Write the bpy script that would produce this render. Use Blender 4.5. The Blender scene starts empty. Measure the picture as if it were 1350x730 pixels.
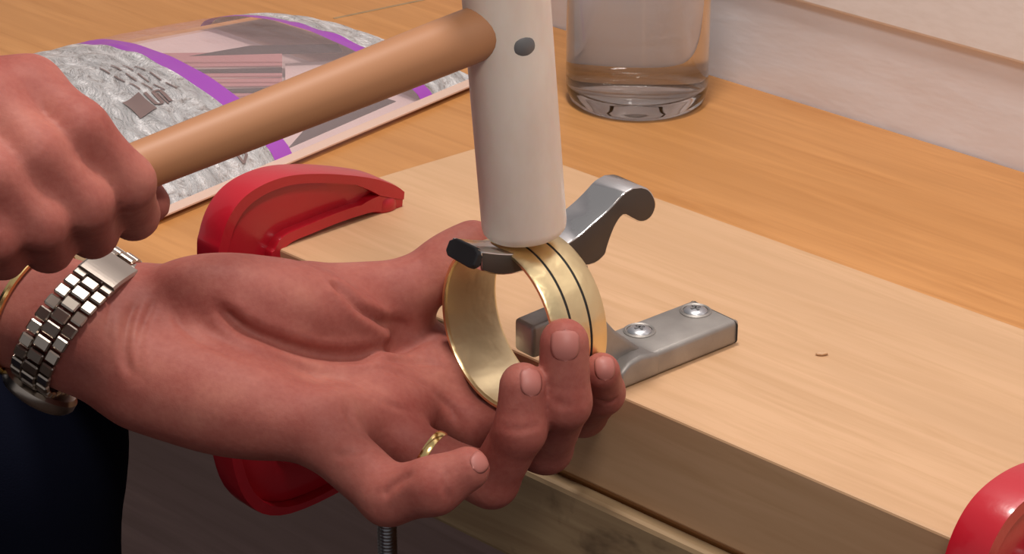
import bpy, bmesh, math, random
import numpy as np
from mathutils import Vector, Matrix
random.seed(4); np.random.seed(4)
S = bpy.context.scene
COL = S.collection

# ------------------------------------------------------------------ camera
F, CX, CY = 3300.0, 675.0, 365.0                  # focal length and centre in pixels of a 1350x730 frame
PITCH = math.atan2(1520.0, F)
sp, cp = math.sin(PITCH), math.cos(PITCH)
RT = np.array([1, 0, 0.]); DN = np.array([0, -sp, -cp]); FW = np.array([0, cp, -sp])
def ray(u, v): return FW + RT*(u-CX)/F + DN*(v-CY)/F
ZT = 0.80                                         # top of the beech block
CAM = np.array([0, 0, ZT]) - 1.03*ray(823, 521)
def U(u, v, d): return CAM + d*ray(u, v)          # surveyed point at distance d
def G(u, v, z):                                   # surveyed point on a level plane
    r = ray(u, v); return CAM + r*(z-CAM[2])/r[2]
cam = bpy.data.cameras.new('camera'); co = bpy.data.objects.new('camera', cam); COL.objects.link(co)
co.location = CAM; co.rotation_euler = (math.pi/2-PITCH, 0, 0)
cam.sensor_fit = 'HORIZONTAL'; cam.sensor_width = 36.0; cam.lens = F/1350*36.0
cam.clip_start = 0.02
S.camera = co

# ------------------------------------------------------------------ world, lamps, exposure
W = bpy.data.worlds.new('world'); S.world = W; W.use_nodes = True
bg = W.node_tree.nodes['Background']; bg.inputs[0].default_value = (0.98, 0.93, 0.93, 1); bg.inputs[1].default_value = 0.30
def area(name, loc, target, size, power, col):
    l = bpy.data.lights.new(name, 'AREA'); l.shape = 'DISK'; l.size = size; l.energy = power; l.color = col
    o = bpy.data.objects.new(name, l); COL.objects.link(o); o.location = loc
    o.rotation_euler = (Vector(target)-Vector(loc)).to_track_quat('-Z', 'Y').to_euler(); return o
area('ceiling_lamp', (-0.04, 0.17, 2.3), (-0.02, 0.15, 0.8), 0.18, 13.5, (1.0, 0.92, 0.85))
area('fill_light', (0.35, -1.2, 2.5), (0.0, 0.1, 0.8), 0.35, 16.5, (1.0, 0.93, 0.87))  # added frontal fill for camera-facing sides, no visible source
S.view_settings.view_transform = 'Standard'; S.view_settings.look = 'None'
S.view_settings.exposure = 0.0; S.view_settings.gamma = 1.0; S.view_settings.use_curve_mapping = False

# ------------------------------------------------------------------ helpers
ORG = {}
def tag(o, label=None, cat=None, group=None, kind=None):
    if label: o['label'] = label
    if cat: o['category'] = cat
    if group: o['group'] = group
    if kind: o['kind'] = kind
    return o
def thing(name, loc, label, cat, group=None):
    o = bpy.data.objects.new(name, None); COL.objects.link(o); o.location = loc; o.empty_display_size = 0.02
    ORG[o.name] = np.array(loc, float)
    return tag(o, label, cat, group)
def link(name, me, mat, parent=None, org=None):
    o = bpy.data.objects.new(name, me); COL.objects.link(o)
    if mat: me.materials.append(mat)
    if parent is not None:
        o.parent = parent; ORG[o.name] = ORG[parent.name]
    else:
        ORG[o.name] = np.zeros(3) if org is None else np.array(org, float); o.location = ORG[o.name]
    return o
def mk(name, V, FA, mat, parent=None, smooth=True, org=None, sharp=0.7):
    V = np.asarray(V, float)
    off = ORG[parent.name] if parent is not None else (np.zeros(3) if org is None else np.array(org, float))
    me = bpy.data.meshes.new(name); me.from_pydata((V-off).tolist(), [], FA if isinstance(FA, list) else FA.tolist())
    if isinstance(FA, list):
        b_ = bmesh.new(); b_.from_mesh(me); bmesh.ops.recalc_face_normals(b_, faces=b_.faces[:]); b_.to_mesh(me); b_.free()
    if smooth:
        me.shade_smooth()
        if sharp: me.set_sharp_from_angle(angle=sharp)
    me.update()
    return link(name, me, mat, parent, org)
def from_bm(name, bm, mat, parent=None, smooth=False, org=None):
    off = ORG[parent.name] if parent is not None else (np.zeros(3) if org is None else np.array(org, float))
    bmesh.ops.recalc_face_normals(bm, faces=bm.faces[:])
    bmesh.ops.translate(bm, verts=bm.verts[:], vec=Vector(-off))
    me = bpy.data.meshes.new(name); bm.to_mesh(me); bm.free()
    if smooth:
        me.shade_smooth(); me.set_sharp_from_angle(angle=0.6)
    return link(name, me, mat, parent, org)
def unit(a): a = np.asarray(a, float); return a/np.linalg.norm(a)
def frame(d, up=(0, 0, 1)):
    d = unit(d); s = np.cross(d, up)
    if np.linalg.norm(s) < 1e-4: s = np.cross(d, (1, 0, 0))
    s = unit(s); return d, s, np.cross(s, d)
def prism_bm(outline, O, X, Y, N, w, bevel=0.0, seg=2):
    """outline in (X,Y) at origin O, thickness w centred along N"""
    bm = bmesh.new(); O, X, Y, N = [np.asarray(q, float) for q in (O, X, Y, N)]
    lo = [bm.verts.new(O+X*a+Y*b-N*w/2) for a, b in outline]; hi = [bm.verts.new(O+X*a+Y*b+N*w/2) for a, b in outline]
    n = len(outline); bm.faces.new(lo[::-1]); bm.faces.new(hi)
    for i in range(n): bm.faces.new((lo[i], lo[(i+1) % n], hi[(i+1) % n], hi[i]))
    bmesh.ops.recalc_face_normals(bm, faces=bm.faces[:])
    if bevel > 0:
        es = [e for e in bm.edges if len(e.link_faces) == 2 and e.calc_face_angle(0) > 0.6]
        bmesh.ops.bevel(bm, geom=es, offset=bevel, segments=seg, affect='EDGES', profile=0.5)
    return bm
def box_bm(c, X, Y, Z, hx, hy, hz, bevel=0.0, seg=2):
    return prism_bm([(-hx, -hy), (hx, -hy), (hx, hy), (-hx, hy)], c, X, Y, Z, 2*hz, bevel, seg)
def tube(path, rad, n=16, caps=True):
    P = np.asarray(path, float); m = len(P); rad = np.broadcast_to(np.asarray(rad, float), (m,))
    T = np.gradient(P, axis=0); T /= np.linalg.norm(T, axis=1)[:, None]
    s = unit(np.cross(T[0], (0.31, 0.2, 1.0))); V = []
    for i in range(m):
        s = unit(s-T[i]*(s@T[i])); b = np.cross(T[i], s)
        for k in range(n):
            a = 2*math.pi*k/n; V.append(P[i]+rad[i]*(math.cos(a)*s+math.sin(a)*b))
    FA = [(i*n+k, i*n+(k+1) % n, (i+1)*n+(k+1) % n, (i+1)*n+k) for i in range(m-1) for k in range(n)]
    if caps:
        FA.append(tuple(range(n))[::-1]); FA.append(tuple((m-1)*n+k for k in range(n)))
    return V, FA
def lathe(prof, O, A, n=48, closed=False):
    """profile [(radius, height)] about axis A through O"""
    d, s, t = frame(A); O = np.asarray(O, float); V = []
    for r, h in prof:
        for k in range(n):
            a = 2*math.pi*k/n; V.append(O+d*h+r*(math.cos(a)*s+math.sin(a)*t))
    m = len(prof); FA = []
    for i in range(m if closed else m-1):
        j = (i+1) % m
        for k in range(n): FA.append((i*n+k, i*n+(k+1) % n, j*n+(k+1) % n, j*n+k))
    if not closed:
        if prof[0][0] > 1e-6: FA.append(tuple(range(n))[::-1])
        if prof[-1][0] > 1e-6: FA.append(tuple((m-1)*n+k for k in range(n)))
    return V, FA
def spline(pts, n):
    P = np.asarray(pts, float); P = np.vstack([2*P[0]-P[1], P, 2*P[-1]-P[-2]]); out = []
    m = len(P)-3
    for q in np.linspace(0, m-1e-6, n):
        i = int(q); t = q-i; a, b, c, d = P[i:i+4]
        out.append(0.5*((2*b)+(c-a)*t+(2*a-5*b+4*c-d)*t*t+(-a+3*b-3*c+d)*t**3))
    return np.array(out)

# ------------------------------------------------------------------ materials
def mat(name, col, rough=0.5, metal=0.0, **kw):
    m = bpy.data.materials.new(name); m.use_nodes = True; b = m.node_tree.nodes['Principled BSDF']
    b.inputs['Base Color'].default_value = (*col, 1); b.inputs['Roughness'].default_value = rough; b.inputs['Metallic'].default_value = metal
    for k, v in kw.items(): b.inputs[k.replace('_', ' ')].default_value = v
    return m
class NT:
    def __init__(s, m): s.t = m.node_tree; s.b = s.t.nodes['Principled BSDF']
    def n(s, typ, ins=None, **at):
        q = s.t.nodes.new(typ)
        for k, v in at.items(): setattr(q, k, v)
        for k, v in (ins or {}).items():
            if isinstance(v, bpy.types.NodeSocket): s.t.links.new(v, q.inputs[k])
            else: q.inputs[k].default_value = v
        return q
    def l(s, a, b): s.t.links.new(a, b)
    def pos(s, rot=0.0, scale=(1, 1, 1)):
        g = s.n('ShaderNodeNewGeometry')
        r = s.n('ShaderNodeVectorRotate', {0: g.outputs['Position'], 'Angle': rot}, rotation_type='Z_AXIS')
        return s.n('ShaderNodeMapping', {0: r.outputs[0], 'Scale': scale}).outputs[0]
    def noise(s, vec, scale, detail=4, rough=0.55, dist=0.0):
        return s.n('ShaderNodeTexNoise', {'Vector': vec, 'Scale': scale, 'Detail': detail, 'Roughness': rough, 'Distortion': dist}).outputs[0]
    def ramp(s, fac, stops, interp='LINEAR'):
        q = s.n('ShaderNodeValToRGB', {0: fac}); e = q.color_ramp; e.interpolation = interp
        while len(e.elements) < len(stops): e.elements.new(0.5)
        for el, (p, c) in zip(e.elements, stops): el.position = p; el.color = (*c, 1) if len(c) == 3 else c
        return q.outputs[0]
    def mix(s, f, a, b, typ='MIX'):
        q = s.n('ShaderNodeMix', data_type='RGBA', blend_type=typ)
        for i, v in ((0, f), (6, a), (7, b)):
            if isinstance(v, bpy.types.NodeSocket): s.l(v, q.inputs[i])
            else: q.inputs[i].default_value = v if i == 0 else (*v, 1)
        return q.outputs[2]
    def bump(s, h, strength=0.3, dist=0.001):
        q = s.n('ShaderNodeBump', {'Height': h, 'Strength': strength, 'Distance': dist}); s.l(q.outputs[0], s.b.inputs['Normal'])
GRAIN = math.atan2(0.692, 0.722)                     # brings the grain direction onto +X
def wood(name, light, dark, gs=1.0, rough=0.42, stains=None):
    m = mat(name, light, rough); t = NT(m)
    v = t.pos(GRAIN, (5*gs, 70*gs, 70*gs)); f = t.noise(v, 2.2, 5, 0.6, 0.6)
    v2 = t.pos(GRAIN, (2.5, 16, 16)); f2 = t.noise(v2, 1.6, 3, 0.5, 0.8)
    c = t.ramp(f, [(0.3, dark), (0.62, light)])
    mid = tuple(0.5*(a+b)*0.92 for a, b in zip(light, dark))
    c = t.mix(t.ramp(f2, [(0.35, (0.65,)*3), (0.65, (0,)*3)]), c, mid)
    if stains:
        sfac = t.noise(t.pos(GRAIN, (9, 14, 14)), 2.6, 4, 0.6, 0.3)
        c = t.mix(t.ramp(sfac, [(0.58, (0,)*3), (0.72, (0.75,)*3)]), c, stains)
    t.l(c, t.b.inputs['Base Color']); t.bump(f, 0.08, 0.0006)
    return m
M = {}
M['bench'] = wood('bench_wood', (0.64, 0.30, 0.10), (0.50, 0.215, 0.06), 0.7, 0.38)
M['block'] = wood('beech_wood', (0.65, 0.40, 0.225), (0.56, 0.33, 0.17), 1.2, 0.5)
M['edge'] = wood('bench_edge_wood', (0.42, 0.29, 0.16), (0.30, 0.19, 0.10), 1.0, 0.55, (0.08, 0.045, 0.025))
M['wall'] = mat('white_gloss_paint', (0.62, 0.55, 0.52), 0.28); t = NT(M['wall'])
f = t.noise(t.pos(GRAIN, (3, 3, 9)), 3.0, 4, 0.6); t.l(t.ramp(f, [(0.3, (0.80, 0.75, 0.76)), (0.65, (0.85, 0.85, 0.90))]), t.b.inputs['Base Color']); t.bump(f, 0.3, 0.004)
M['sill'] = mat('cream_sill_paint', (0.74, 0.66, 0.58), 0.45); t = NT(M['sill'])
f = t.noise(t.pos(GRAIN, (20, 20, 60)), 4.0, 3); t.l(t.ramp(f, [(0.25, (0.84, 0.80, 0.78)), (0.6, (0.90, 0.87, 0.86))]), t.b.inputs['Base Color'])
M['floor'] = mat('grey_carpet', (0.11, 0.085, 0.065), 0.95, Specular_IOR_Level=0.0); t = NT(M['floor'])
f = t.noise(t.pos(), 260, 3); t.l(t.ramp(f, [(0.3, (0.040, 0.026, 0.022)), (0.7, (0.075, 0.052, 0.044))]), t.b.inputs['Base Color']); t.bump(f, 0.6, 0.004)
M['red'] = mat('red_enamel', (0.50, 0.009, 0.022), 0.30, Coat_Weight=0.35, Coat_Roughness=0.08); t = NT(M['red'])
f = t.noise(t.pos(), 220, 2); t.bump(f, 0.12, 0.0008)
M['steel'] = mat('zinc_steel', (0.55, 0.56, 0.58), 0.3, 1.0)
M['cast'] = mat('grey_cast_iron', (0.23, 0.215, 0.20), 0.5, 0.75); t = NT(M['cast'])
f = t.noise(t.pos(), 900, 2); t.bump(f, 0.15, 0.0004)
f = t.noise(t.pos(), 60, 3); t.l(t.ramp(f, [(0.3, (0.30, 0.28, 0.26)), (0.7, (0.40, 0.375, 0.35))]), t.b.inputs['Base Color'])
M['chrome'] = mat('polished_steel', (0.72, 0.71, 0.70), 0.12, 1.0); t = NT(M['chrome'])
t.bump(t.noise(t.pos(), 120, 2), 0.10, 0.001)
M['stakeside'] = mat('ground_steel_shaded', (0.10, 0.085, 0.075), 0.55, 0.7)  # horn side faces, shade of the unlit side put into the colour
M['black'] = mat('black_rubber', (0.012, 0.012, 0.014), 0.6)
M['brass'] = mat('hammered_brass', (0.86, 0.68, 0.38), 0.34, 1.0); t = NT(M['brass'])
t.bump(t.noise(t.pos(), 170, 2, 0.4), 0.35, 0.0012)
M['brassin'] = mat('brushed_brass', (0.84, 0.68, 0.42), 0.40, 1.0); t = NT(M['brassin'])
t.bump(t.noise(t.pos(), 120, 2), 0.3, 0.001)
M['groove'] = mat('black_inlay', (0.008, 0.006, 0.005), 0.6)
M['nylon'] = mat('white_nylon', (0.66, 0.58, 0.52), 0.45, Subsurface_Weight=0.2, Subsurface_Scale=0.004); t = NT(M['nylon'])
f = t.noise(t.pos(0, (1, 1, 0.4)), 70, 4); t.l(t.ramp(f, [(0.3, (0.76, 0.61, 0.51)), (0.65, (0.83, 0.71, 0.61))]), t.b.inputs['Base Color'])
M['handle'] = mat('mallet_handle_wood', (0.42, 0.19, 0.085), 0.5)
M['pin'] = mat('dark_pin', (0.17, 0.165, 0.165), 0.5, 0.2)
M['gold'] = mat('yellow_gold', (0.90, 0.66, 0.28), 0.18, 1.0)
M['watch'] = mat('watch_steel', (0.50, 0.44, 0.38), 0.28, 1.0)
M['navy'] = mat('navy_cloth', (0.005, 0.006, 0.014), 0.9, Specular_IOR_Level=0.05); t = NT(M['navy']); t.bump(t.noise(t.pos(), 900, 2), 0.3, 0.001)
M['glass'] = mat('clear_glass', (0.99, 0.99, 0.99), 0.02, 0, Transmission_Weight=1.0, IOR=1.45)
M['silver'] = mat('crinkled_silver_foil', (0.72, 0.70, 0.70), 0.38, 0.25); t = NT(M['silver'])
v = t.pos(0.9, (1, 2.2, 1)); f = t.noise(v, 42, 5, 0.68, 2.2); t.bump(f, 1.0, 0.009)
t.l(t.ramp(f, [(0.32, (0.50, 0.44, 0.42)), (0.45, (0.84, 0.82, 0.82)), (0.7, (0.93, 0.93, 0.94))]), t.b.inputs['Base Color'])
M['purple'] = mat('purple_print', (0.36, 0.07, 0.47), 0.35)
M['seam'] = mat('pale_bag_seam', (0.74, 0.52, 0.42), 0.4)
M['print'] = mat('grey_brown_print', (0.22, 0.15, 0.14), 0.4)
M['film'] = mat('pink_clear_film', (0.80, 0.66, 0.67), 0.15); t = NT(M['film'])
tr = t.n('ShaderNodeBsdfTransparent', {0: (0.96, 0.89, 0.90, 1)}); mx = t.n('ShaderNodeMixShader', {0: 0.24, 1: tr.outputs[0], 2: t.b.outputs[0]})
t.l(mx.outputs[0], t.t.nodes['Material Output'].inputs[0]); t.bump(t.noise(t.pos(0.9, (1, 3, 1)), 40, 3), 0.5, 0.004)
M['sheet'] = mat('pink_sheet', (0.52, 0.25, 0.25), 0.6)
M['sheetw'] = mat('pale_sheet', (0.82, 0.70, 0.67), 0.5)
M['sheetd'] = mat('dark_sheet', (0.02, 0.015, 0.015), 0.6)
# skin: blotchy pinkish, no shading painted in
M['skin'] = mat('skin', (0.58, 0.24, 0.19), 0.55, Subsurface_Weight=0.22, Subsurface_Scale=0.006, IOR=1.4, Specular_IOR_Level=0.28); t = NT(M['skin'])
M['skin'].node_tree.nodes['Principled BSDF'].inputs['Subsurface Radius'].default_value = (1, 0.35, 0.2)
f = t.noise(t.pos(), 34, 4, 0.55); c = t.ramp(f, [(0.3, (0.295, 0.066, 0.052)), (0.55, (0.37, 0.110, 0.086)), (0.75, (0.455, 0.162, 0.122))])
f2 = t.noise(t.pos(), 420, 3, 0.6); c = t.mix(0.14, c, t.ramp(f2, [(0.3, (0.20, 0.06, 0.05)), (0.7, (0.50, 0.22, 0.17))])); t.l(c, t.b.inputs['Base Color'])
t.bump(f2, 0.22, 0.0007)
M['nail'] = mat('fingernail', (0.41, 0.140, 0.115), 0.5)

# ------------------------------------------------------------------ bench frame of reference
E1 = np.array([0.722, -0.692, 0.0]); E2 = np.array([0.692, 0.722, 0.0]); UP = np.array([0, 0, 1.0])
ZB = ZT-0.0485; SLAB = 0.050
def B(a, b, z): return E1*a+E2*b+UP*z             # along the near edge, into the bench, height

# ------------------------------------------------------------------ floor, wall, sill
V = [(-3, -2.2, 0), (3, -2.2, 0), (3, 3, 0), (-3, 3, 0)]
tag(mk('floor', V, [(0, 1, 2, 3)], M['floor'], smooth=False), kind='structure')
WB = 0.425
tag(from_bm('wall_back', box_bm(B(0, WB+0.03, 1.3), E1, E2, UP, 2.0, 0.03, 1.3), M['wall']), kind='structure')
zs = 0.81
def wallz(u, v, b):
    r = ray(u, v); t_ = (b-CAM@E2)/(r@E2); return (CAM+r*t_)[2]
zs = 0.5*(wallz(1126, 25, WB-0.004)+wallz(1350, 94, WB-0.004))
trim = tag(from_bm('trim_1', box_bm(B(0.2, WB+0.0035, zs+0.021), E1, E2, UP, 1.2, 0.0075, 0.019, 0.002), M['sill']), kind='structure')

# ------------------------------------------------------------------ workbench
wbq = thing('workbench', B(0, 0.2, 0), 'orange wooden workbench slab standing against the white wall', 'workbench')
from_bm('bench_top', box_bm(B(-0.05, (WB-0.001)/2+0.001, ZB-SLAB/2+0.0), E1, E2, UP, 1.15, (WB-0.001)/2-0.001, SLAB/2, 0.0022), M['bench'], wbq)
from_bm('front_lipping', box_bm(B(-0.05, -0.0035, ZB-SLAB/2-0.001), E1, E2, UP, 1.15, 0.0045, SLAB/2-0.001, 0.0025), M['edge'], wbq)
M['panel'] = wood('dark_panel_wood', (0.45, 0.30, 0.27), (0.34, 0.225, 0.20), 0.6, 0.8)
tag(from_bm('added_dark_panel', box_bm(B(-0.05, WB-0.040, 0.345), E1, E2, UP, 1.15, 0.009, 0.345), M['panel']), kind='structure')  # added panel hiding the white wall, keeps the space under the bench dark
ja, jb = G(440, 24.5, ZB), G(640, -17, ZB); jd = unit(jb-ja)
from_bm('dark_line', box_bm((ja+jb)/2-UP*0.0006, jd, unit(np.cross(UP, jd)), UP, np.linalg.norm(jb-ja)/2, 0.0012, 0.0008), M['edge'], wbq)  # thin dark line across the bench top
for a in (-1.12, 1.02):
    for b in (0.05, 0.37):
        from_bm('leg', box_bm(B(a, b, (ZB-SLAB)/2), E1, E2, UP, 0.035, 0.035, (ZB-SLAB)/2, 0.003), M['edge'], wbq)

# ------------------------------------------------------------------ beech block
k0 = G(302, 291, ZT); k1 = G(661, 184, ZT)
nearL = float(k0@E1); nl_b = float(k0@E2); farL = float(k1@E1); WBLK = 0.168
near_dir = 0.0
out = [(nearL, 0.0), (0.55, -0.004), (0.55, WBLK-0.002), (farL, WBLK)]
blk = from_bm('wooden_block', prism_bm(out, UP*(ZT-0.0238), E1, E2, UP, 0.0476, 0.0011, 2), M['block'])
tag(blk, 'thick pale beech block clamped on the front edge of the orange workbench', 'wooden block')

# ------------------------------------------------------------------ stake bolted to the block
PD = unit([0.762, 0.6475, 0]); PN = np.array([PD[1], -PD[0], 0])
def K(s, c, z): return PD*s+PN*c+UP*z
def on_plane(u, v, c):                            # (along, z) where a sight line meets the stake's upright plane
    r = ray(u, v); t = (c-CAM@PN)/(r@PN); p = CAM+r*t; return float(p@PD), float(p[2])
SC = -0.0175
stake = thing('forming_stake', K(0.045, SC, ZT), 'grey steel bracelet stake with curled polished horn screwed to the block', 'stake')
pl = prism_bm([(0.012, -0.0140), (0.0690, -0.0140), (0.0700, -0.0130), (0.0700, 0.0130), (0.0690, 0.0140), (0.012, 0.0140)], K(0, SC, ZT+0.0058), PD, PN, UP, 0.0112, 0.0022, 3)
from_bm('base_plate', pl, M['cast'], stake, True)
# neck: block at the board edge that rises into the horn
PLC = SC+0.0060
NKW = 0.0150; NC = SC+NKW/2
def npx(pts, c): return [(a, z-ZT) for a, z in (on_plane(u, v, c) for u, v in pts)]
nk = npx([(750, 342), (776, 342), (784, 380), (793, 408), (802, 424), (814, 437)], NC)
nk += [(0.020, 0.0108), (0.020, 0.0004), (-0.004, 0.0004), (-0.010, 0.004), (-0.015, 0.014)]
from_bm('neck', prism_bm(nk, K(0, SC, ZT), PD, UP, PN, NKW, 0.0022, 3), M['cast'], stake, True)
foot = [(0.0005, 0.0004), (0.024, 0.0004), (0.024, 0.0108), (0.013, 0.0125), (0.006, 0.0115), (0.001, 0.008)]
from_bm('neck_foot', prism_bm(foot, K(0, SC, ZT), PD, UP, PN, 0.0285, 0.0020, 3), M['cast'], stake, True)
st = npx([(703, 432), (770, 404), (775, 448), (703, 474)], SC+0.006)
stub = prism_bm(st, K(0, SC, ZT), PD, UP, PN, 0.012, 0.0018, 3)
from_bm('lower_stub', stub, M['cast'], stake, True)
# horn profile read on its near side face
HW = 0.0175; HC = SC+HW/2
low = [on_plane(u, v, HC) for u, v in [(634, 357), (652, 362), (672, 362), (690, 358), (720, 354), (752, 352), (781, 349), (797, 337), (801, 326), (806, 311), (813, 295), (822, 284), (832, 288), (843, 293), (853, 291), (861, 283), (865, 270), (862, 258), (855, 249), (846, 246)]]
top = [on_plane(u, v, HC) for u, v in [(835, 247), (822, 255), (810, 268), (797, 281), (782, 294), (765, 309), (745, 322), (720, 331), (690, 334), (662, 334), (634, 331)]]
hp = spline(low, 60).tolist()+spline(top, 34).tolist()
bm = prism_bm(hp, K(0, SC, 0), PD, UP, PN, HW, 0.0006, 2)
for fc_ in bm.faces: fc_.material_index = 1 if len(fc_.verts) > 8 else 0
bmesh.ops.triangulate(bm, faces=[q for q in bm.faces if len(q.verts) > 8], ngon_method='EAR_CLIP')
horn = from_bm('horn', bm, M['chrome'], stake, True); horn.data.materials.append(M['stakeside'])
s0, z0 = np.array(low[0]); s1, z1 = np.array(top[-1])
axd = unit(np.array(low[1])-np.array(low[0])); ex = PD*axd[0]+UP*axd[1]; ey = PD*(-axd[1])+UP*axd[0]
hh = (z1-z0)/2
oc = [(-HW/2, -hh*0.45), (-HW/2+0.002, -hh*0.85), (HW/2-0.002, -hh), (HW/2, -hh*0.6), (HW/2, hh*0.6), (HW/2-0.003, hh), (-HW/2+0.003, hh), (-HW/2, hh*0.55)]
from_bm('end_cap', prism_bm(oc, K((s0+s1)/2, SC, (z0+z1)/2)-ex*0.0012, PN, ey, ex, 0.0036, 0.0006, 2), M['black'], stake)
for u, v in ((843, 436), (917, 410)):
    c = G(u, v, ZT+0.0114)
    sc = mk('screw', *lathe([(0.0001, -0.003), (0.0052, -0.003), (0.0052, 0.0004), (0.0047, 0.0009), (0.003, 0.0016), (0.0001, 0.0018)], c, UP, 28), M['steel'], stake)
    a = 0.5
    for da in (0, math.pi/2):
        d = np.array([math.cos(a+da), math.sin(a+da), 0])
        from_bm('slot', box_bm(c+UP*0.0015, d, np.array([-d[1], d[0], 0]), UP, 0.0024, 0.0005, 0.0005), M['pin'], sc)
    mk('washer_rim', *lathe([(0.0056, -0.001), (0.0070, -0.001), (0.0070, 0.0003), (0.0062, 0.0009), (0.0056, 0.0005)], c, UP, 32, True), M['cast'], stake)

# ------------------------------------------------------------------ brass bracelet hung on the horn
BC = U(689.9, 422, 1.0); AZ, EL = 0.8648, -0.034
BA = np.array([math.cos(EL)*math.sin(AZ), math.cos(EL)*math.cos(AZ), math.sin(EL)]); BR, BW = 0.0353, 0.0273
brac = thing('brass_bracelet', BC-UP*BR, 'round brass bangle with two black grooves held on the steel stake', 'bracelet')
w2 = BW/2; th = 0.0021
g1, g2, gw = -0.17*BW, 0.18*BW, 0.0006
def band(lo, hi):
    return [(BR-th+0.0004, lo), (BR-0.0005, lo), (BR, lo+0.0006), (BR, hi-0.0006), (BR-0.0005, hi), (BR-th+0.0004, hi)]
outp = [(BR-th+0.0002, -w2), (BR-0.0007, -w2), (BR-0.0001, -w2+0.0008), (BR, g1-gw), (BR-0.0007, g1-gw+0.0001), (BR-0.0007, g1+gw-0.0001), (BR, g1+gw),
        (BR, g2-gw), (BR-0.0007, g2-gw+0.0001), (BR-0.0007, g2+gw-0.0001), (BR, g2+gw), (BR-0.0001, w2-0.0008), (BR-0.0007, w2), (BR-th+0.0002, w2), (BR-th-0.0003, w2-0.001), (BR-th-0.0007, 0), (BR-th-0.0003, -w2+0.001)]
o = mk('band', *lathe(outp, BC, BA, 128, True), M['brass'], brac)
for g in (g1, g2):
    mk('groove_line', *lathe([(BR-0.0009, g-gw), (BR-0.00015, g-gw+0.00005), (BR-0.00015, g+gw-0.00005), (BR-0.0009, g+gw)], BC, BA, 128, True), M['groove'], brac)
mk('lining', *lathe([(BR-th-0.0004, -w2+0.0012), (BR-th-0.0012, 0), (BR-th-0.0004, w2-0.0012), (BR-th, 0)], BC, BA, 128, True), M['brassin'], brac)

# ------------------------------------------------------------------ G clamps
def clamp_at(name, label, pix_shift=None):
    pass
PADS, PADE = 0.0, 0.0
pad = G(500, 272, ZT); CE2 = unit(E2*0.98+E1*0.06); CN = np.array([CE2[1], -CE2[0], 0])
clampA = thing('screw_clamp', tuple(pad), 'red cast screw clamp at the far end of the block behind the open hand', 'clamp', 'red clamps holding the block')
cpl = float((pad+CN*0.008)@CN)
def cl(u, v):
    r = ray(u, v); t_ = (cpl-CAM@CN)/(r@CN); p = CAM+r*t_; return float((p-pad)@CE2), float(p[2]-ZT)
outer = [cl(u, v) for u, v in [(533, 252), (522, 244), (497, 235), (460, 230), (420, 228), (380, 231), (345, 243), (318, 262), (300, 288), (290, 318), (287, 350)]]
inner = [cl(u, v) for u, v in [(531, 274), (512, 280), (488, 282), (450, 294), (415, 308), (385, 321), (374, 336), (371, 355)]]
xs = outer[-1][0]; xi = inner[-1][0]
zlow = -0.128
outer += [(xs-0.001, -0.05), (xs, -0.085), (xs+0.008, zlow+0.006), (xs+0.030, zlow-0.012), (-0.028, zlow-0.012), (0.010, zlow-0.004), (0.012, zlow+0.004)]
inner += [(xi, -0.06), (xi, zlow+0.030), (xi+0.006, zlow+0.016), (-0.020, zlow+0.014), (-0.008, zlow+0.020), (0.012, zlow+0.020)]
oo = spline(outer, 90); ii = spline(inner, 90)
def strip_bm(Lp, Rp, w, bev):
    poly = [tuple(p) for p in Lp]+[tuple(p) for p in Rp[::-1]]
    return poly
def ribbon(A, Bp, w):
    """solid between two matching polylines, thickness w along CN, rounded edges"""
    bm = bmesh.new(); R = []
    m = len(A)
    prof = [(0.0, -0.38), (0.06, -0.5), (0.5, -0.5), (0.94, -0.5), (1.0, -0.38), (1.0, 0.38), (0.94, 0.5), (0.5, 0.5), (0.06, 0.5), (0.0, 0.38)]
    for a, b in zip(A, Bp):
        R.append([bm.verts.new(pad+CE2*(a[0]*(1-q)+b[0]*q)+UP*(ZT*0+a[1]*(1-q)+b[1]*q)+CN*h*w) for q, h in prof])
    k = len(prof)
    for i in range(m-1):
        for j in range(k): bm.faces.new((R[i][j], R[i][(j+1) % k], R[i+1][(j+1) % k], R[i+1][j]))
    bm.faces.new(R[0]); bm.faces.new(R[-1][::-1]); return bm
fr = from_bm('frame', ribbon(oo*0.86+ii*0.14, oo*0.14+ii*0.86, 0.0060), M['red'], clampA, True)
L = np.linalg.norm(oo-ii, axis=1)[:, None]; rw = np.minimum(0.0064/L, 0.46); rw[:10] = 0.52; rw[10:16] = np.linspace(0.52, float(rw[16, 0]), 6)[:, None]
from_bm('outer_rim', ribbon(oo, oo*(1-rw)+ii*rw, 0.0165), M['red'], clampA, True)
from_bm('inner_rim', ribbon(ii*(1-rw)+oo*rw, ii, 0.0150), M['red'], clampA, True)
tp = np.array(inner[1])
mk('fixed_pad', *lathe([(0.0001, 0.0), (0.0085, 0.0), (0.0090, 0.001), (0.0085, 0.006), (0.006, 0.009)], pad, UP, 28), M['red'], clampA)
tipc = pad+CE2*0.0045; zz = np.linspace(-0.108, -0.235, 260)
rr = 0.0046+0.0006*np.sin(np.arange(260)*2*math.pi/4.0)
mk('screw_rod', *tube([pad+UP*z for z in zz], rr, 14), M['steel'], clampA)
mk('swivel_pad', *lathe([(0.0001, -0.1010), (0.0105, -0.1010), (0.0108, -0.1025), (0.0095, -0.106), (0.006, -0.109), (0.0046, -0.112)], pad, UP, 24), M['steel'], clampA)
mk('nut_boss', *lathe([(0.009, zlow-0.012), (0.0115, zlow-0.010), (0.0115, zlow+0.018), (0.009, zlow+0.021)], pad, UP, 24), M['red'], clampA)
mk('tommy_bar', *tube([pad+UP*(-0.228)+E1*q for q in np.linspace(-0.04, 0.04, 7)], 0.003, 10), M['steel'], clampA)
clB = clampA.copy(); COL.objects.link(clB)
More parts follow.
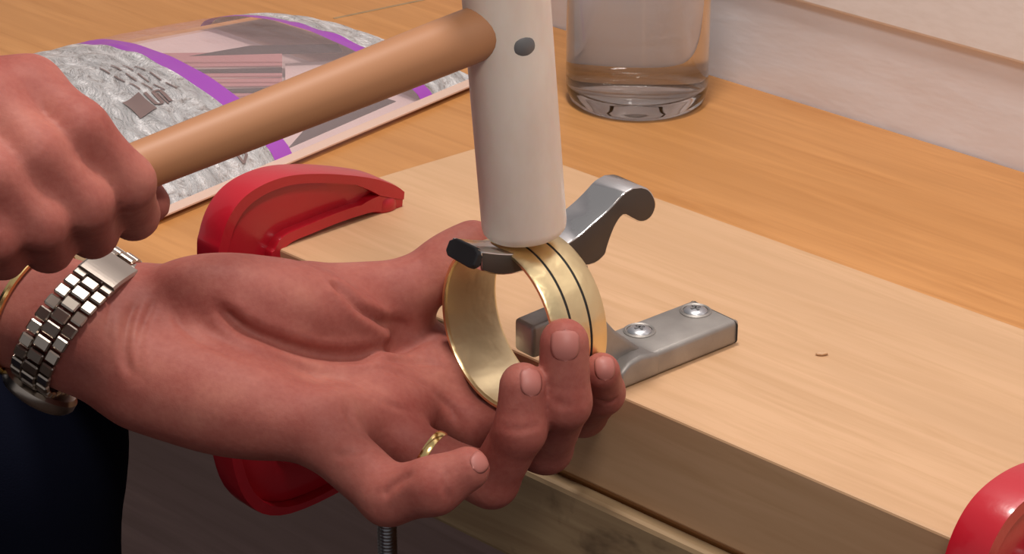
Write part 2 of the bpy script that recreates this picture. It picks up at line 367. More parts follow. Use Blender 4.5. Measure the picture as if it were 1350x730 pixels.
clB['label'] = 'red cast screw clamp at the near lower right corner of the block'
# second clamp: same frame slid along the near edge
pb = pad+E1*(float(G(1290, 700, ZT)@E1)-float(G(330, 300, ZT)@E1)+0.002)
clB.location = tuple(pb); ORG[clB.name] = pb
for ch in list(clampA.children):
    c = ch.copy(); COL.objects.link(c); c.parent = clB

# ------------------------------------------------------------------ mallet
hb0 = U(692, 309, 0.986); hax = unit(UP+np.array([-0.075, 0.0, 0])); HR = 0.0168
hc = hb0+hax*0.0885
mallet = thing('mallet', tuple(hb0), 'white nylon mallet with wooden handle raised above the brass bangle', 'mallet')
mk('head', *lathe([(0.0001, 0), (0.010, 0.0003), (0.0150, 0.0012), (HR-0.0004, 0.003), (HR, 0.005), (HR, 0.183), (HR-0.001, 0.186), (0.0150, 0.188), (0.0001, 0.189)], hb0, hax, 56), M['nylon'], mallet)
hend = U(-70, 312, 0.828); q0 = U(190, 217, 0.872)
hd = unit(q0-hc); hlen = 0.30
ts = np.linspace(0.010, hlen, 24)
rad = np.interp(ts, [0, 0.03, 0.08, 0.16, 0.24, 0.285, 0.30], [0.0104, 0.0105, 0.0099, 0.0088, 0.0094, 0.0100, 0.007])
HAND_AX = (hc, hd)
mk('handle', *tube([hc+hd*q for q in ts], rad, 24), M['handle'], mallet)
pc = U(711, 42, 0.95); d_ = unit(CAM-pc); fl = unit(d_-hax*(d_@hax)+RT*0.35)
ax0 = hb0+hax*((pc-hb0)@hax)
mk('head_pin', *lathe([(0.0001, HR-0.002), (0.0042, HR-0.002), (0.0042, HR-0.0004), (0.0030, HR+0.0004), (0.0001, HR+0.0006)], ax0, fl, 24), M['pin'], mallet)

# ------------------------------------------------------------------ signed-distance modelling of the skin
class Field:
    def __init__(s, lo, hi, h):
        s.lo = np.array(lo, np.float32); s.h = h; s.n = np.ceil((np.array(hi)-lo)/h).astype(int)+1
        ax = [s.lo[i]+h*np.arange(s.n[i], dtype=np.float32) for i in range(3)]
        s.P = np.stack(np.meshgrid(*ax, indexing='ij'), -1)
    def cone(s, a, b, ra, rb):
        a = np.asarray(a, np.float32); b = np.asarray(b, np.float32); d = b-a; L2 = float(d@d)
        q = s.P-a; t_ = np.clip((q@d)/L2, 0, 1); q -= t_[..., None]*d
        return np.sqrt((q*q).sum(-1))-(ra+(rb-ra)*t_)
    def ell(s, c, X, Y, Z, rx, ry, rz):
        q = s.P-np.asarray(c, np.float32)
        x = q@np.asarray(X, np.float32); y = q@np.asarray(Y, np.float32); z = q@np.asarray(Z, np.float32)
        k0 = np.sqrt((x/rx)**2+(y/ry)**2+(z/rz)**2); k1 = np.sqrt((x/rx**2)**2+(y/ry**2)**2+(z/rz**2)**2)
        return k0*(k0-1)/np.maximum(k1, 1e-6)
def smin(a, b, k):
    h_ = np.clip(0.5+0.5*(b-a)/k, 0, 1); return b*(1-h_)+a*h_-k*h_*(1-h_)
def chain(f, pts, k=0.004):
    out = None
    for A, Bq in zip(pts[:-1], pts[1:]):
        d = f.cone(A[0], Bq[0], A[1], Bq[1]); out = d if out is None else smin(out, d, k)
    return out
def nets(D, lo, h):
    s = D < 0; n = np.array(D.shape)
    c = [s[i:n[0]-1+i, j:n[1]-1+j, k:n[2]-1+k] for i in (0, 1) for j in (0, 1) for k in (0, 1)]
    cnt = sum(x.astype(np.int8) for x in c); act = (cnt > 0) & (cnt < 8)
    idx = np.argwhere(act); vid = -np.ones(act.shape, np.int64); vid[tuple(idx.T)] = np.arange(len(idx))
    offs = [(i, j, k) for i in (0, 1) for j in (0, 1) for k in (0, 1)]
    vals = np.stack([D[idx[:, 0]+o[0], idx[:, 1]+o[1], idx[:, 2]+o[2]] for o in offs], 1)
    acc = np.zeros((len(idx), 3)); num = np.zeros(len(idx))
    for a in range(8):
        for b in range(a+1, 8):
            oa, ob = np.array(offs[a]), np.array(offs[b])
            if np.abs(oa-ob).sum() != 1: continue
            va, vb = vals[:, a], vals[:, b]; m = (va < 0) != (vb < 0)
            t_ = np.where(m, va/np.where(m, va-vb, 1), 0)
            acc[m] += (oa+(ob-oa)*t_[m, None]); num[m] += 1
    Vv = lo+h*(idx+acc/num[:, None]); Q = []
    for ax in range(3):
        o1, o2 = [(1, 2), (2, 0), (0, 1)][ax]
        a = np.moveaxis(s, ax, 0); diff = np.moveaxis(a[1:] != a[:-1], 0, ax); first = np.moveaxis(a[:-1], 0, ax)
        e = np.argwhere(diff); e = e[(e[:, o1] > 0) & (e[:, o2] > 0) & (e[:, o1] < n[o1]-1) & (e[:, o2] < n[o2]-1)]
        fl_ = first[tuple(e.T)]
        def cell(d1, d2):
            q = e.copy(); q[:, o1] -= d1; q[:, o2] -= d2; return vid[tuple(q.T)]
        q = np.stack([cell(1, 1), cell(0, 1), cell(0, 0), cell(1, 0)], 1); q[~fl_] = q[~fl_][:, ::-1]; Q.append(q)
    return Vv, np.concatenate(Q)
def vnormals(Vv, Q):
    fn = np.cross(Vv[Q[:, 2]]-Vv[Q[:, 0]], Vv[Q[:, 3]]-Vv[Q[:, 1]]); N = np.zeros_like(Vv)
    for k in range(4): np.add.at(N, Q[:, k], fn)
    return N/np.maximum(np.linalg.norm(N, axis=1), 1e-12)[:, None]
def laplace(Vv, Q, it=2, lam=0.5):
    for _ in range(it):
        A = np.zeros_like(Vv); c_ = np.zeros(len(Vv))
        for a, b in ((0, 1), (1, 2), (2, 3), (3, 0)):
            np.add.at(A, Q[:, a], Vv[Q[:, b]]); np.add.at(c_, Q[:, a], 1); np.add.at(A, Q[:, b], Vv[Q[:, a]]); np.add.at(c_, Q[:, b], 1)
        Vv = Vv+lam*(A/c_[:, None]-Vv)
    return Vv
def surf(D, f, u, v, d0=0.78, d1=1.12):
    """first point of the field's surface on a sight line"""
    ds = np.arange(d0, d1, 0.0006); P = CAM+ds[:, None]*ray(u, v); g = (P-f.lo)/f.h; i = np.round(g).astype(int)
    ok = np.all((i >= 0) & (i < np.array(D.shape)), 1); val = np.ones(len(ds)); val[ok] = D[tuple(i[ok].T)]
    w_ = np.argmax(val < 0); return P[w_] if val[w_] < 0 else None
def crease(Vv, N, path3, width, depth, puff=0.25):
    P = spline(path3, 14*len(path3)); lo_, hi_ = P.min(0)-0.012, P.max(0)+0.012
    sel = np.where(np.all((Vv > lo_) & (Vv < hi_), 1))[0]
    d = np.full(len(sel), 9.0); tt = np.zeros(len(sel))
    for i, p in enumerate(P):
        q = np.linalg.norm(Vv[sel]-p, axis=1); m = q < d; d[m] = q[m]; tt[m] = i/(len(P)-1)
    env = np.clip(np.minimum(tt, 1-tt)/0.18+0.15, 0, 1)
    disp = -depth*env*np.exp(-(d/width)**2)+puff*depth*env*np.exp(-((d-2.3*width)/(1.2*width))**2)
    Vv[sel] += N[sel]*disp[:, None]
def px(*q):                                       # (u, v, d, radius in px) -> point, radius in m
    u, v, d, r = q; return (U(u, v, d), r*d/F)

# ---------------- left hand, palm up, fingers closed under the bangle
FG = {'thumb': [(225, 408, 1.005, 50), (405, 392, 1.018, 44), (535, 384, 1.028, 42), (585, 352, 1.032, 38), (624, 320, 1.036, 30)],
      'index': [(585, 478, 1.045, 40), (700, 526, 1.046, 33), (768, 543, 1.030, 32), (794, 517, 1.000, 29), (793, 489, 0.980, 25)],
      'middle': [(555, 525, 1.022, 40), (640, 571, 1.014, 35), (720, 590, 0.996, 34), (744, 530, 0.965, 35), (744, 452, 0.958, 33)],
      'ring': [(485, 556, 0.992, 40), (570, 606, 0.985, 35), (648, 634, 0.978, 35), (686, 566, 0.960, 34), (689, 508, 0.956, 31)],
      'pinky': [(415, 566, 0.966, 42), (512, 653, 0.950, 39), (572, 640, 0.940, 38), (616, 618, 0.938, 30)]}
allp = [px(*p)[0] for v in FG.values() for p in v]+[U(-60, 300, 1.0), U(-60, 470, 1.0)]
allp = np.array(allp); lo, hi = allp.min(0)-0.03, allp.max(0)+0.03
lo[0] = U(-275, 400, 1.0)[0]; hi[2] = max(hi[2], U(-275, 190, 1.04)[2]); hi[1] = max(hi[1], U(-275, 270, 1.05)[1]+0.045)
f = Field(lo, hi, 0.00120)
wr = [((60, 398, 0.995, 68), (128, 420, 0.992, 58)), ((35, 420, 0.975, 60), (112, 456, 0.975, 52)), ((150, 400, 1.0, 52), (128, 420, 0.992, 56))]
palm = f.cone(*[z for pr in zip(px(-330, 250, 1.06, 110), px(120, 425, 0.990, 62)) for z in pr])
palm = smin(palm, f.cone(px(-330, 290, 1.05, 105)[0], px(95, 452, 0.978, 50)[0], 105*1.05/F, 50*0.978/F), 0.012)
def addc(A, Bq, k):
    global palm
    a, b = px(*A), px(*Bq); palm = smin(palm, f.cone(a[0], b[0], a[1], b[1]), k)
addc((120, 425, 0.990, 62), (180, 420, 1.000, 52), 0.012)
addc((95, 452, 0.978, 52), (185, 492, 0.980, 58), 0.012)
addc((180, 410, 1.005, 48), (585, 478, 1.045, 38), 0.012)
addc((185, 430, 1.000, 52), (560, 520, 1.024, 38), 0.012)
addc((185, 460, 0.990, 52), (485, 552, 0.994, 40), 0.012)
addc((185, 492, 0.980, 58), (415, 562, 0.968, 44), 0.012)
vx = unit(U(420, 560, 0.966)-U(200, 500, 0.978)); _, vs_, vt_ = frame(vx, -FW)
palm = smin(palm, f.ell(U(275, 528, 0.975), vx, vs_, vt_, 0.042, 0.019, 0.020), 0.010)
tx = unit(U(490, 428, 1.020)-U(250, 378, 1.0)); _, ts_, tt_ = frame(tx, -FW)
then = f.ell(U(358, 400, 0.998), tx, ts_, tt_, 0.046, 0.0175, 0.0195)
a, b = px(380, 410, 1.002, 44), px(530, 428, 1.034, 26); then = smin(then, f.cone(a[0], b[0], a[1], b[1]), 0.012)
palm = smin(palm, then, 0.006)
addc((200, 420, 0.996, 54), (335, 436, 0.996, 47), 0.014)
addc((440, 560, 0.974, 44), (515, 548, 1.000, 42), 0.010)
addc((515, 548, 1.000, 42), (585, 505, 1.030, 38), 0.010)
addc((330, 480, 0.996, 46), (480, 510, 1.008, 44), 0.014)
ia, ib, ic = frame(U(600, 525, 1.02)-U(525, 440, 1.04), -FW)
palm = smin(palm, f.ell(U(560, 478, 1.034), ia, ib, ic, 0.020, 0.014, 0.013), 0.012)
D = None; fields = {}
for nm, pts in FG.items():
    c = chain(f, [px(*p) for p in pts], 0.0035)
    if nm == 'thumb': c = smin(c, f.ell(U(600, 345, 1.030), *frame(U(624, 320, 1.036)-U(575, 368, 1.03), -FW), 0.018, 0.0125, 0.0105), 0.004)
    fields[nm] = c
    g = smin(palm, c, 0.0075 if nm != 'thumb' else 0.010)
    D = g if D is None else smin(D, g, 0.0014)
LV, LQ = nets(D, f.lo.astype(float), f.h)
LV = laplace(LV, LQ, 3, 0.5); LN = vnormals(LV, LQ)
def cr(path, width=0.0016, depth=0.0012, puff=0.25):
    P = [surf(D, f, *p) for p in path]; P = [p for p in P if p is not None]
    if len(P) > 1: crease(LV, LN, P, width, depth, puff)
cr([(286, 402), (300, 416), (325, 434), (370, 452), (420, 466), (470, 468), (520, 461), (566, 447)], 0.0024, 0.0036)
cr([(436, 368), (452, 385), (478, 408), (506, 424), (535, 430)], 0.0022, 0.0032)
cr([(330, 420), (400, 440), (470, 446)], 0.0016, 0.0005)
cr([(360, 470), (420, 500), (460, 545), (472, 570)], 0.0016, 0.0009)
cr([(505, 487), (545, 500), (590, 535), (606, 560)], 0.0016, 0.0010)
cr([(400, 485), (450, 500), (500, 528), (545, 545)], 0.0014, 0.0006)
cr([(455, 480), (510, 475), (560, 478), (600, 495)], 0.0015, 0.0009)
cr([(180, 395), (168, 430), (166, 470), (176, 500)], 0.0017, 0.0013)
cr([(205, 392), (188, 430), (182, 468), (190, 505)], 0.0015, 0.0010)
cr([(150, 385), (142, 420), (140, 455)], 0.0014, 0.0006)
cr([(225, 400), (240, 430), (270, 455), (330, 480)], 0.0018, 0.0006)
cr([(505, 655), (520, 640), (545, 622)], 0.0016, 0.0012)
cr([(440, 600), (465, 598), (490, 586)], 0.0015, 0.0008)
cr([(590, 618), (586, 640), (592, 660)], 0.0012, 0.0006)
for v_ in (524, 531): cr([(712, v_), (744, v_+5), (776, v_)], 0.0013, 0.0004)
cr([(660, 560), (686, 566), (712, 558)], 0.0013, 0.0004)
cr([(782, 525), (800, 530), (815, 524)], 0.0012, 0.0006)
D_left, f_left = D, f

# ---------------- right fist round the mallet handle
def hx(t_, up, cam_):                             # point by distance along the handle, height and camera-side offsets
    return None
fh = HAND_AX[1]
RG = {'index': [(38, 120, 0.838, 44), (104, 172, 0.830, 40), (168, 240, 0.842, 36), (176, 282, 0.872, 33), (140, 268, 0.893, 30), (112, 245, 0.893, 27)],
      'middle': [(-12, 142, 0.826, 44), (46, 204, 0.818, 40), (112, 268, 0.828, 36), (122, 306, 0.858, 33), (84, 290, 0.880, 30), (60, 268, 0.880, 27)],
      'ring': [(-64, 170, 0.818, 42), (-8, 234, 0.810, 38), (54, 294, 0.818, 34), (64, 326, 0.846, 32), (28, 312, 0.866, 29)],
      'pinky': [(-112, 205, 0.812, 38), (-58, 262, 0.806, 34), (-6, 312, 0.812, 31), (4, 338, 0.834, 29), (-26, 330, 0.85, 27)],
      'thumb': [(-120, 120, 0.865, 52), (-10, 165, 0.888, 44), (90, 195, 0.902, 37), (170, 236, 0.896, 31), (200, 268, 0.888, 26)]}
rp = np.array([px(*p)[0] for v in RG.values() for p in v]+[U(-330, 150, 0.82), U(-330, 330, 0.80)])
f = Field(rp.min(0)-0.03, rp.max(0)+0.03, 0.0019)
def fc(A, Bq):
    a, b = px(*A), px(*Bq); return f.cone(a[0], b[0], a[1], b[1])
palm = fc((-230, 170, 0.83, 78), (38, 120, 0.842, 42))
for A, Bq in (((-230, 190, 0.83, 78), (-12, 142, 0.83, 44)), ((-240, 210, 0.825, 76), (-64, 170, 0.824, 44)), ((-240, 240, 0.82, 72), (-112, 205, 0.82, 42)),
              ((-230, 190, 0.84, 70), (-10, 165, 0.884, 44)), ((-600, 240, 0.82, 120), (-240, 200, 0.828, 82))):
    palm = smin(palm, fc(A, Bq), 0.012)
D = None
for nm, pts in RG.items():
    g = smin(palm, chain(f, [px(*p) for p in pts], 0.004), 0.008); D = g if D is None else smin(D, g, 0.002)
RV, RQ = nets(D, f.lo.astype(float), f.h); RV = laplace(RV, RQ, 3, 0.5)
RN = vnormals(RV, RQ)

# ---------------- the person: skin, sleeves and trousers
person = thing('person', (-0.62, 0.05, 0.0), 'seated person in navy clothes holding a bangle and a mallet', 'person')
BV = np.vstack([LV, RV]); BQ = np.vstack([LQ, RQ+len(LV)])
body = mk('body', BV, BQ, M['skin'], person, sharp=0)
f = Field((-1.05, -0.45, 0.62), (-0.27, 0.45, 1.42), 0.010)
lw, le, ls = U(-250, 285, 1.05), U(-620, 160, 1.14), np.array([-0.68, 0.20, 1.22])
rw_, re_, rs_ = U(-420, 225, 0.82), U(-800, 300, 0.80), np.array([-0.66, -0.22, 1.22])
d = smin(f.cone(lw, le, 0.046, 0.056), f.cone(le, ls, 0.056, 0.075), 0.03)
d = smin(d, smin(f.cone(rw_, re_, 0.046, 0.056), f.cone(re_, rs_, 0.056, 0.075), 0.03), 0.02)
d = smin(d, f.ell((-0.74, -0.01, 1.02), (1, 0, 0), (0, 1, 0), (0, 0, 1), 0.15, 0.22, 0.36), 0.05)
SV, SQ = nets(d, f.lo.astype(float), f.h); SV = laplace(SV, SQ, 2)
mk('shirt', SV, SQ, M['navy'], person)
f = Field((-1.05, -0.55, -0.02), (-0.10, 0.50, 0.80), 0.011)
kn = G(-22, 575, 0.60); kn2 = np.array([kn[0]-0.10, kn[1]-0.36, 0.60])
an = np.array([kn[0], kn[1], 0.05])
d = smin(f.cone((-0.74, kn[1]-0.02, 0.62), kn, 0.10, 0.075), f.cone(kn, an, 0.075, 0.060), 0.03)
d = smin(d, smin(f.cone((-0.74, kn2[1]+0.10, 0.62), kn2, 0.10, 0.075), f.cone(kn2, kn2-UP*0.55, 0.075, 0.06), 0.03), 0.03)
d = smin(d, f.ell((-0.78, (kn[1]+kn2[1])/2, 0.64), (1, 0, 0), (0, 1, 0), (0, 0, 1), 0.15, 0.21, 0.13), 0.04)
TV, TQ = nets(d, f.lo.astype(float), f.h); TV = laplace(TV, TQ, 2)
mk('trousers', TV, TQ, M['navy'], person)

# nails
def nail(name, u, v, tipdir_uv, ln, wd, yaw=0.0):
    c = surf(D_left, f_left, u, v)
    if c is None: return
    i = np.argsort(np.linalg.norm(LV-c, axis=1))[:60]; n_ = unit(LN[i].mean(0)); c = LV[i[:12]].mean(0)
    g = unit(U(u+tipdir_uv[0], v+tipdir_uv[1], 1)-U(u, v, 1)); g = unit(g-n_*(g@n_)); s_ = np.cross(g, n_)
    n_ = unit(n_+s_*yaw); s_ = np.cross(g, n_)
    q = LV-c; X_, Y_, Z_ = q@g, q@s_, q@n_
    m = (np.abs(X_) < ln*1.05) & (np.abs(Y_) < wd*1.05) & (np.abs(Z_) < 0.008) & (LN@n_ > 0.15)
    A = np.stack([np.ones(m.sum()), X_[m], Y_[m], X_[m]**2, X_[m]*Y_[m], Y_[m]**2], 1)*1.0
    kf = np.linalg.lstsq(A*[1, 1e2, 1e2, 1e4, 1e4, 1e4], Z_[m], rcond=None)[0]*[1, 1e2, 1e2, 1e4, 1e4, 1e4]
    Vv, Fa = [], []; a_, b_ = 15, 11
    for i in range(a_):
        for j in range(b_):
            x = i/(a_-1)*2-1; y = j/(b_-1)*2-1
            ww = wd*(1-abs(x)**(2.6 if x < 0 else 4.0))**0.5 if abs(x) < 1 else 0.0
            xx, yy = ln*x, ww*y
            hz = kf@np.array([1, xx, yy, xx*xx, xx*yy, yy*yy])
            Vv.append(c+g*xx+s_*yy+n_*(hz+0.00045*(1-0.6*y**6)*(1-0.6*x**6)))
    for i in range(a_-1):
        for j in range(b_-1): Fa.append((i*b_+j, (i+1)*b_+j, (i+1)*b_+j+1, i*b_+j+1))
    o = mk(name, Vv, Fa, M['nail'], person)
    md = o.modifiers.new('thick', 'SOLIDIFY'); md.thickness = 0.0009; md.offset = -1
nail('fingernail', 746, 455, (0, -10), 0.0062, 0.0056)
nail('fingernail', 702, 503, (1, -10), 0.0056, 0.0046)
nail('fingernail', 798, 484, (0, -10), 0.0050, 0.0042)
nail('fingernail', 634, 608, (8, -6), 0.0045, 0.0040)

# ------------------------------------------------------------------ wristwatch on the left wrist, clasp side up
wc = U(103, 424, 0.985); wd_ = unit(U(168, 462, 0.985)-U(60, 388, 0.990))
wd_ = unit(wd_)
def ring_contour(cen, axis, n, off):
    d_, s_, t_ = frame(axis); sel = LV[np.abs((LV-cen)@d_) < 0.003]; q = sel-cen; x, y = q@s_, q@t_
    a = np.arctan2(y, x); r = np.hypot(x, y); th = np.linspace(-math.pi, math.pi, n, endpoint=False); out = []
    for k in th:
        w_ = np.abs(np.angle(np.exp(1j*(a-k)))) < 0.14; out.append(r[w_].mean() if w_.any() else np.nan)
    out = np.array(out); m = np.isnan(out); out[m] = np.nanmean(out)
    for _ in range(6): out = (np.roll(out, 1)+out+np.roll(out, -1))/3
    return [cen+(r_+off)*(math.cos(k)*s_+math.sin(k)*t_) for r_, k in zip(out, th)], d_
ctr, wax = ring_contour(wc, wd_, 180, 0.0016)
ctr = np.array(ctr)
watch = thing('wristwatch', tuple(wc), 'steel link wristwatch strap worn on the wrist of the open hand', 'watch')
seg = np.linalg.norm(np.roll(ctr, -1, 0)-ctr, axis=1); cum = np.concatenate([[0], np.cumsum(seg)]); tot = cum[-1]
def atlen(s_):
    s_ = s_ % tot; i = np.searchsorted(cum, s_)-1; i = max(0, min(i, len(ctr)-1)); t_ = (s_-cum[i])/seg[i]
    p = ctr[i]*(1-t_)+ctr[(i+1) % len(ctr)]*t_; tn = unit(ctr[(i+2) % len(ctr)]-ctr[i-2]); return p, tn
nl = int(tot/0.0058)
# clasp lies where the strap is seen highest, towards the thumb
P_ = ctr-CAM; dd = P_@FW; uu = CX+F*(P_@RT)/dd; vv = CY+F*(P_@DN)/dd
kc = int(np.argmin(np.hypot(uu-138, vv-352)+1000*(dd-dd.mean() > 0.012)))
s_cl = cum[kc]
for i in range(nl):
    s_ = i*tot/nl; dist = abs((s_-s_cl+tot/2) % tot-tot/2)
    if dist < 0.0095: continue
    p, tn = atlen(s_); nn = unit(np.cross(tn, wax)); nn = nn if nn@(p-wc) > 0 else -nn
    for j, (off, hwid, pr) in enumerate(((-0.0062, 0.0027, 0), (0.0, 0.0033, 0.0007), (0.0062, 0.0027, 0))):
        sh = 0.0029 if j == 1 else 0.0
        p2, tn2 = atlen(s_+sh)
        from_bm('link', box_bm(p2+wax*off+nn*pr, tn2, wax, unit(np.cross(tn2, wax)), 0.0025, hwid, 0.0014, 0.0006, 1), M['watch'], watch)
p, tn = atlen(s_cl); Vv, Fa = [], []
for a in np.linspace(-0.0092, 0.0092, 12):
    p, tn = atlen(s_cl+a); nn = unit(np.cross(tn, wax)); nn = nn if nn@(p-wc) > 0 else -nn
    for x, y in ((-0.0088, -0.0012), (-0.0088, 0.0018), (-0.0078, 0.0026), (0.0078, 0.0026), (0.0088, 0.0018), (0.0088, -0.0012)): Vv.append(p+wax*x+nn*y)
for i in range(11):
    for j in range(6): Fa.append((i*6+j, i*6+(j+1) % 6, (i+1)*6+(j+1) % 6, (i+1)*6+j))
Fa += [tuple(range(6)), tuple(range(66, 72))]
o = mk('clasp', Vv, Fa, M['watch'], watch, False)
kb = (kc+90) % 180; p = ctr[kb]; nn = unit(p-wc); nn = unit(nn-wax*(nn@wax))
mk('watch_case', *lathe([(0.0001, 0.0), (0.0145, 0.0), (0.016, 0.0015), (0.016, 0.0045), (0.0145, 0.0065), (0.0001, 0.007)], p, nn, 40), M['watch'], watch)

# gold bangle further up the left forearm and ring on the ring finger
bc_, bax = ring_contour(U(48, 405, 0.997), unit(U(110, 425, 0.99)-U(-60, 362, 1.01)), 96, 0.0015)
V, FA = tube(np.vstack([bc_, bc_[:1]]), 0.0016, 8, False)
tag(mk('bangle', V, FA, M['gold'], org=U(48, 405, 0.997)), 'thin pale gold bangle on the forearm at the left edge of the frame', 'bangle')
A_, B_ = px(*FG['ring'][0])[0], px(*FG['ring'][1])[0]; rd = unit(B_-A_)
rc = A_+rd*0.0290
V, FA = lathe([(0.0107, -0.0017), (0.0116, -0.0017), (0.0119, -0.0009), (0.0119, 0.0009), (0.0116, 0.0017), (0.0107, 0.0017)], rc, rd, 48, True)
tag(mk('finger_ring', V, FA, M['gold'], org=rc), 'plain gold ring on the finger beside the curled little finger', 'ring')

# ------------------------------------------------------------------ silver bag with clear window
cFL, cFR, cBR, cBL = [G(u, v, ZB+0.003) for u, v in ((190, 289), (629, 104), (350, 19), (-26, 88))]
def bagz(s, t):
    e = max(0.0, math.sin(math.pi*min(max(t, 0), 1)))**0.6*max(0.0, math.sin(math.pi*min(max(s, 0), 1)))**0.35
    w = 0.0016*math.sin(s*61+t*17)*math.sin(t*23-s*9)*(1 if (s < 0.33 or s > 0.82) else 0.25)
    return 0.026*e+w*e
def bag(s, t, dz=0.0):
    p = (cFL*(1-s)+cFR*s)*(1-t)+(cBL*(1-s)+cBR*s)*t
    return p+UP*(bagz(s, t)+dz)
bagt = thing('foil_bag', tuple((cFL+cFR+cBR+cBL)/4-UP*0.003), 'silver foil bag with purple stripes and clear window lying on the bench', 'bag')
def sl(t): return 0.365-0.075*t
def sr(t): return 0.815-0.055*t
SW = 0.050
def patch(name, a, b, material, dz=0.0, ns=40, nt=40, t0=0.0, t1=1.0):
    V, FA = [], []
    for i in range(ns+1):
        for j in range(nt+1):
            t_ = t0+(t1-t0)*j/nt; s_ = a(t_)+(b(t_)-a(t_))*i/ns; V.append(bag(s_, t_, dz))
    for i in range(ns):
        for j in range(nt): FA.append((i*(nt+1)+j, (i+1)*(nt+1)+j, (i+1)*(nt+1)+j+1, i*(nt+1)+j+1))
    o = mk(name, V, FA, material, bagt)
    return o
patch('foil_end', lambda t: 0.0, sl, M['silver'])
patch('stripe', sl, lambda t: sl(t)+SW, M['purple'], 0, 6, 50)
patch('window_film', lambda t: sl(t)+SW, sr, M['film'])
patch('stripe', sr, lambda t: sr(t)+SW*0.8, M['purple'], 0, 6, 50)
patch('foil_end', lambda t: sr(t)+SW*0.8, lambda t: 1.0, M['silver'])
dS = unit(cFR-cFL); dT = unit(cBL-cFL)
mid = (cFL+cFR)/2
from_bm('seam', box_bm(mid-dT*0.0028+UP*0.0008, dS, unit(np.cross(UP, dS)), UP, np.linalg.norm(cFR-cFL)/2, 0.0040, 0.0008, 0.0004, 1), M['seam'], bagt)
V = [bag(s_, t_)*[1, 1, 0]+[0, 0, ZB+0.0006] for s_, t_ in ((0, 0.0), (1, 0.0), (1, 1), (0, 1))]
mk('back_film', V, [(0, 1, 2, 3)], M['seam'], bagt, False)
# stack of thin sheets seen through the window
def slab(name, q, z_, h_, m_):
    bm = bmesh.new(); q = [np.array([p[0], p[1], z_]) for p in q]
    vs = [bm.verts.new(p) for p in q]+[bm.verts.new(p+UP*h_) for p in q]
    bm.faces.new(vs[:4][::-1]); bm.faces.new(vs[4:])
    for i in range(4): bm.faces.new((vs[i], vs[(i+1) % 4], vs[4+(i+1) % 4], vs[4+i]))
    from_bm(name, bm, m_, bagt)
qs = [((cFL*(1-a)+cFR*a)*(1-b)+(cBL*(1-a)+cBR*a)*b) for a, b in ((0.40, 0.03), (0.83, 0.03), (0.80, 0.97), (0.28, 0.97))]
slab('tray', qs, ZB+0.0010, 0.0004, M['sheetw'])
for k in range(18):
    m_ = M[['sheetw', 'sheet', 'sheetd', 'sheetw', 'sheet', 'sheet'][k % 6]]; z_ = ZB+0.0016+0.00090*k; vf = 160-4.4*k+1.5*math.sin(k*2.1)
    slab('sheet', [G(190-5*k if k < 10 else 145, vf, z_), G(372, vf+2*(k % 3)-5, z_), G(372, 70, z_), G(170, 72, z_)], z_, 0.0008, m_)
slab('sheet', [G(250, 86, ZB+.012), G(452, 80, ZB+.012), G(446, 70, ZB+.012), G(330, 72, ZB+.012)], ZB+0.0172, 0.0006, M['sheetd'])
slab('sheet', [G(380, 199, ZB), G(522, 137, ZB), G(505, 132, ZB), G(410, 165, ZB)], ZB+0.0012, 0.0006, M['sheetd'])
slab('sheet', [G(376, 130, ZB+.009), G(480, 112, ZB+.009), G(440, 80, ZB+.009), G(376, 84, ZB+.009)], ZB+0.0085, 0.0006, M['sheetw'])
# grey print boxes and strokes on the left foil end
def stroke(s0, t0, s1, t1, w=0.0016):
    A = [bag(s0+(s1-s0)*k/8, t0+(t1-t0)*k/8, 0.0007) for k in range(9)]
    dr = unit(A[-1]-A[0]); sd = unit(np.cross(UP, dr)); V, FA = [], []
    for p in A: V += [p-sd*w/2, p+sd*w/2]
    for k in range(8): FA.append((2*k, 2*k+1, 2*k+3, 2*k+2))
    mk('print_mark', V, FA, M['print'], bagt, False)
for (a, b) in ((0.155, 0.31), (0.165, 0.055)):
    patch('print_box', lambda t, a=a: a, lambda t, a=a: a+0.050, M['print'], 0.0006, 6, 6, b, b+0.10)
    for pts in ([(0.060, 0.085), (0.060, 0.02)], [(0.060, 0.02), (0.078, 0.02)], [(0.078, 0.02), (0.078, 0.075)], [(0.078, 0.075), (0.098, 0.075)], [(0.098, 0.075), (0.098, 0.015)]):
        stroke(a+pts[0][0], b+pts[0][1], a+pts[1][0], b+pts[1][1], 0.0022)
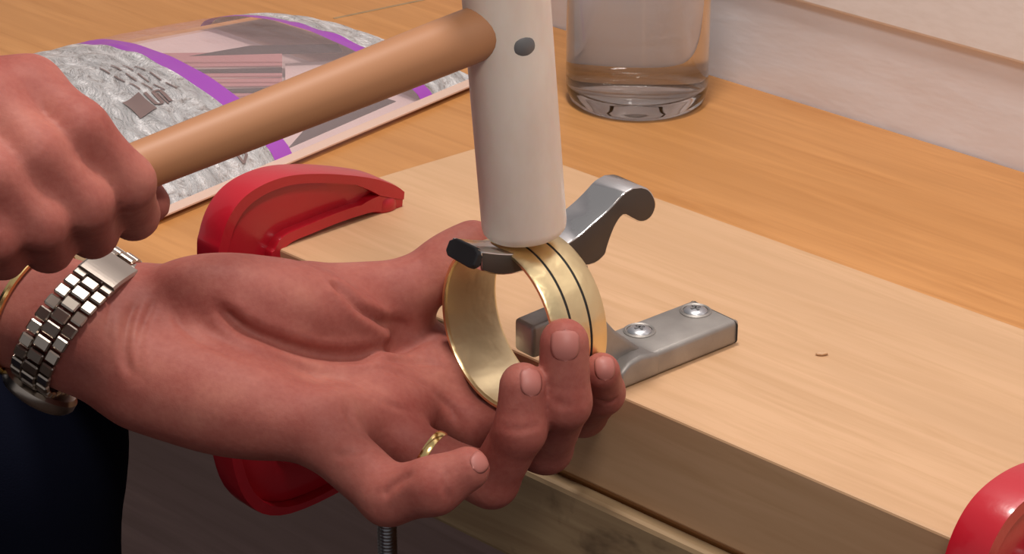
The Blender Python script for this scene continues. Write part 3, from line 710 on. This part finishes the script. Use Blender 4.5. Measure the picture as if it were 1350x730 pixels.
for k in range(4):
    q = 0.215+0.024*k
    for t_ in np.arange(0.62-0.02*k, 0.36, -0.075): stroke(q-0.075*(t_-0.4), t_, q-0.075*(t_-0.44), t_-0.055, 0.0010)
stroke(0.275, 0.13, 0.285, 0.02); stroke(0.295, 0.15, 0.305, 0.04); stroke(0.285, 0.02, 0.305, 0.04); stroke(0.318, 0.14, 0.326, 0.05)
# ------------------------------------------------------------------ glass jar
jc = np.array([0.0275, 0.474, ZB]); JR = 0.0420
prof = [(0.0001, 0.004), (0.020, 0.003), (0.032, 0.0006), (0.037, 0.0), (0.0405, 0.003), (JR, 0.010), (JR, 0.165), (0.040, 0.175), (0.036, 0.180), (0.036, 0.200), (0.0335, 0.200), (0.0335, 0.180), (0.0375, 0.173),
        (JR-0.0016, 0.163), (JR-0.0016, 0.016), (JR-0.005, 0.0105), (0.030, 0.0085), (0.0001, 0.0085)]
jar = thing('glass_jar', tuple(jc), 'clear glass jar of water standing on the bench by the wall', 'jar')
mk('glass_body', *lathe(prof, jc, UP, 72), M['glass'], jar)
wat = [(0.0001, 0.0083), (0.030, 0.0083), (JR-0.005, 0.0103), (JR-0.00155, 0.0158), (JR-0.00155, 0.150), (JR-0.0017, 0.1496), (0.0001, 0.1494)]
M['water'] = mat('water', (1, 1, 1), 0.0, 0, Transmission_Weight=1.0, IOR=1.33)
mk('water', *lathe(wat, jc, UP, 72), M['water'], jar)
mk('rim_band', *lathe([(0.0362, 0.184), (0.0372, 0.186), (0.0372, 0.189), (0.0362, 0.191)], jc, UP, 48, True), M['glass'], jar)

# ------------------------------------------------------------------ crumb of wood on the block
c = G(1083, 468, ZT); bm = bmesh.new(); bmesh.ops.create_icosphere(bm, subdivisions=2, radius=0.0016)
for v in bm.verts: v.co = Vector((v.co.x*1.5, v.co.y*0.7, v.co.z*0.45+0.0006))*(1+0.3*random.random())
bmesh.ops.translate(bm, verts=bm.verts[:], vec=Vector(c))
tag(from_bm('wood_shaving', bm, M['block'], org=c), 'tiny curl of wood lying on the pale block', 'wood shaving')
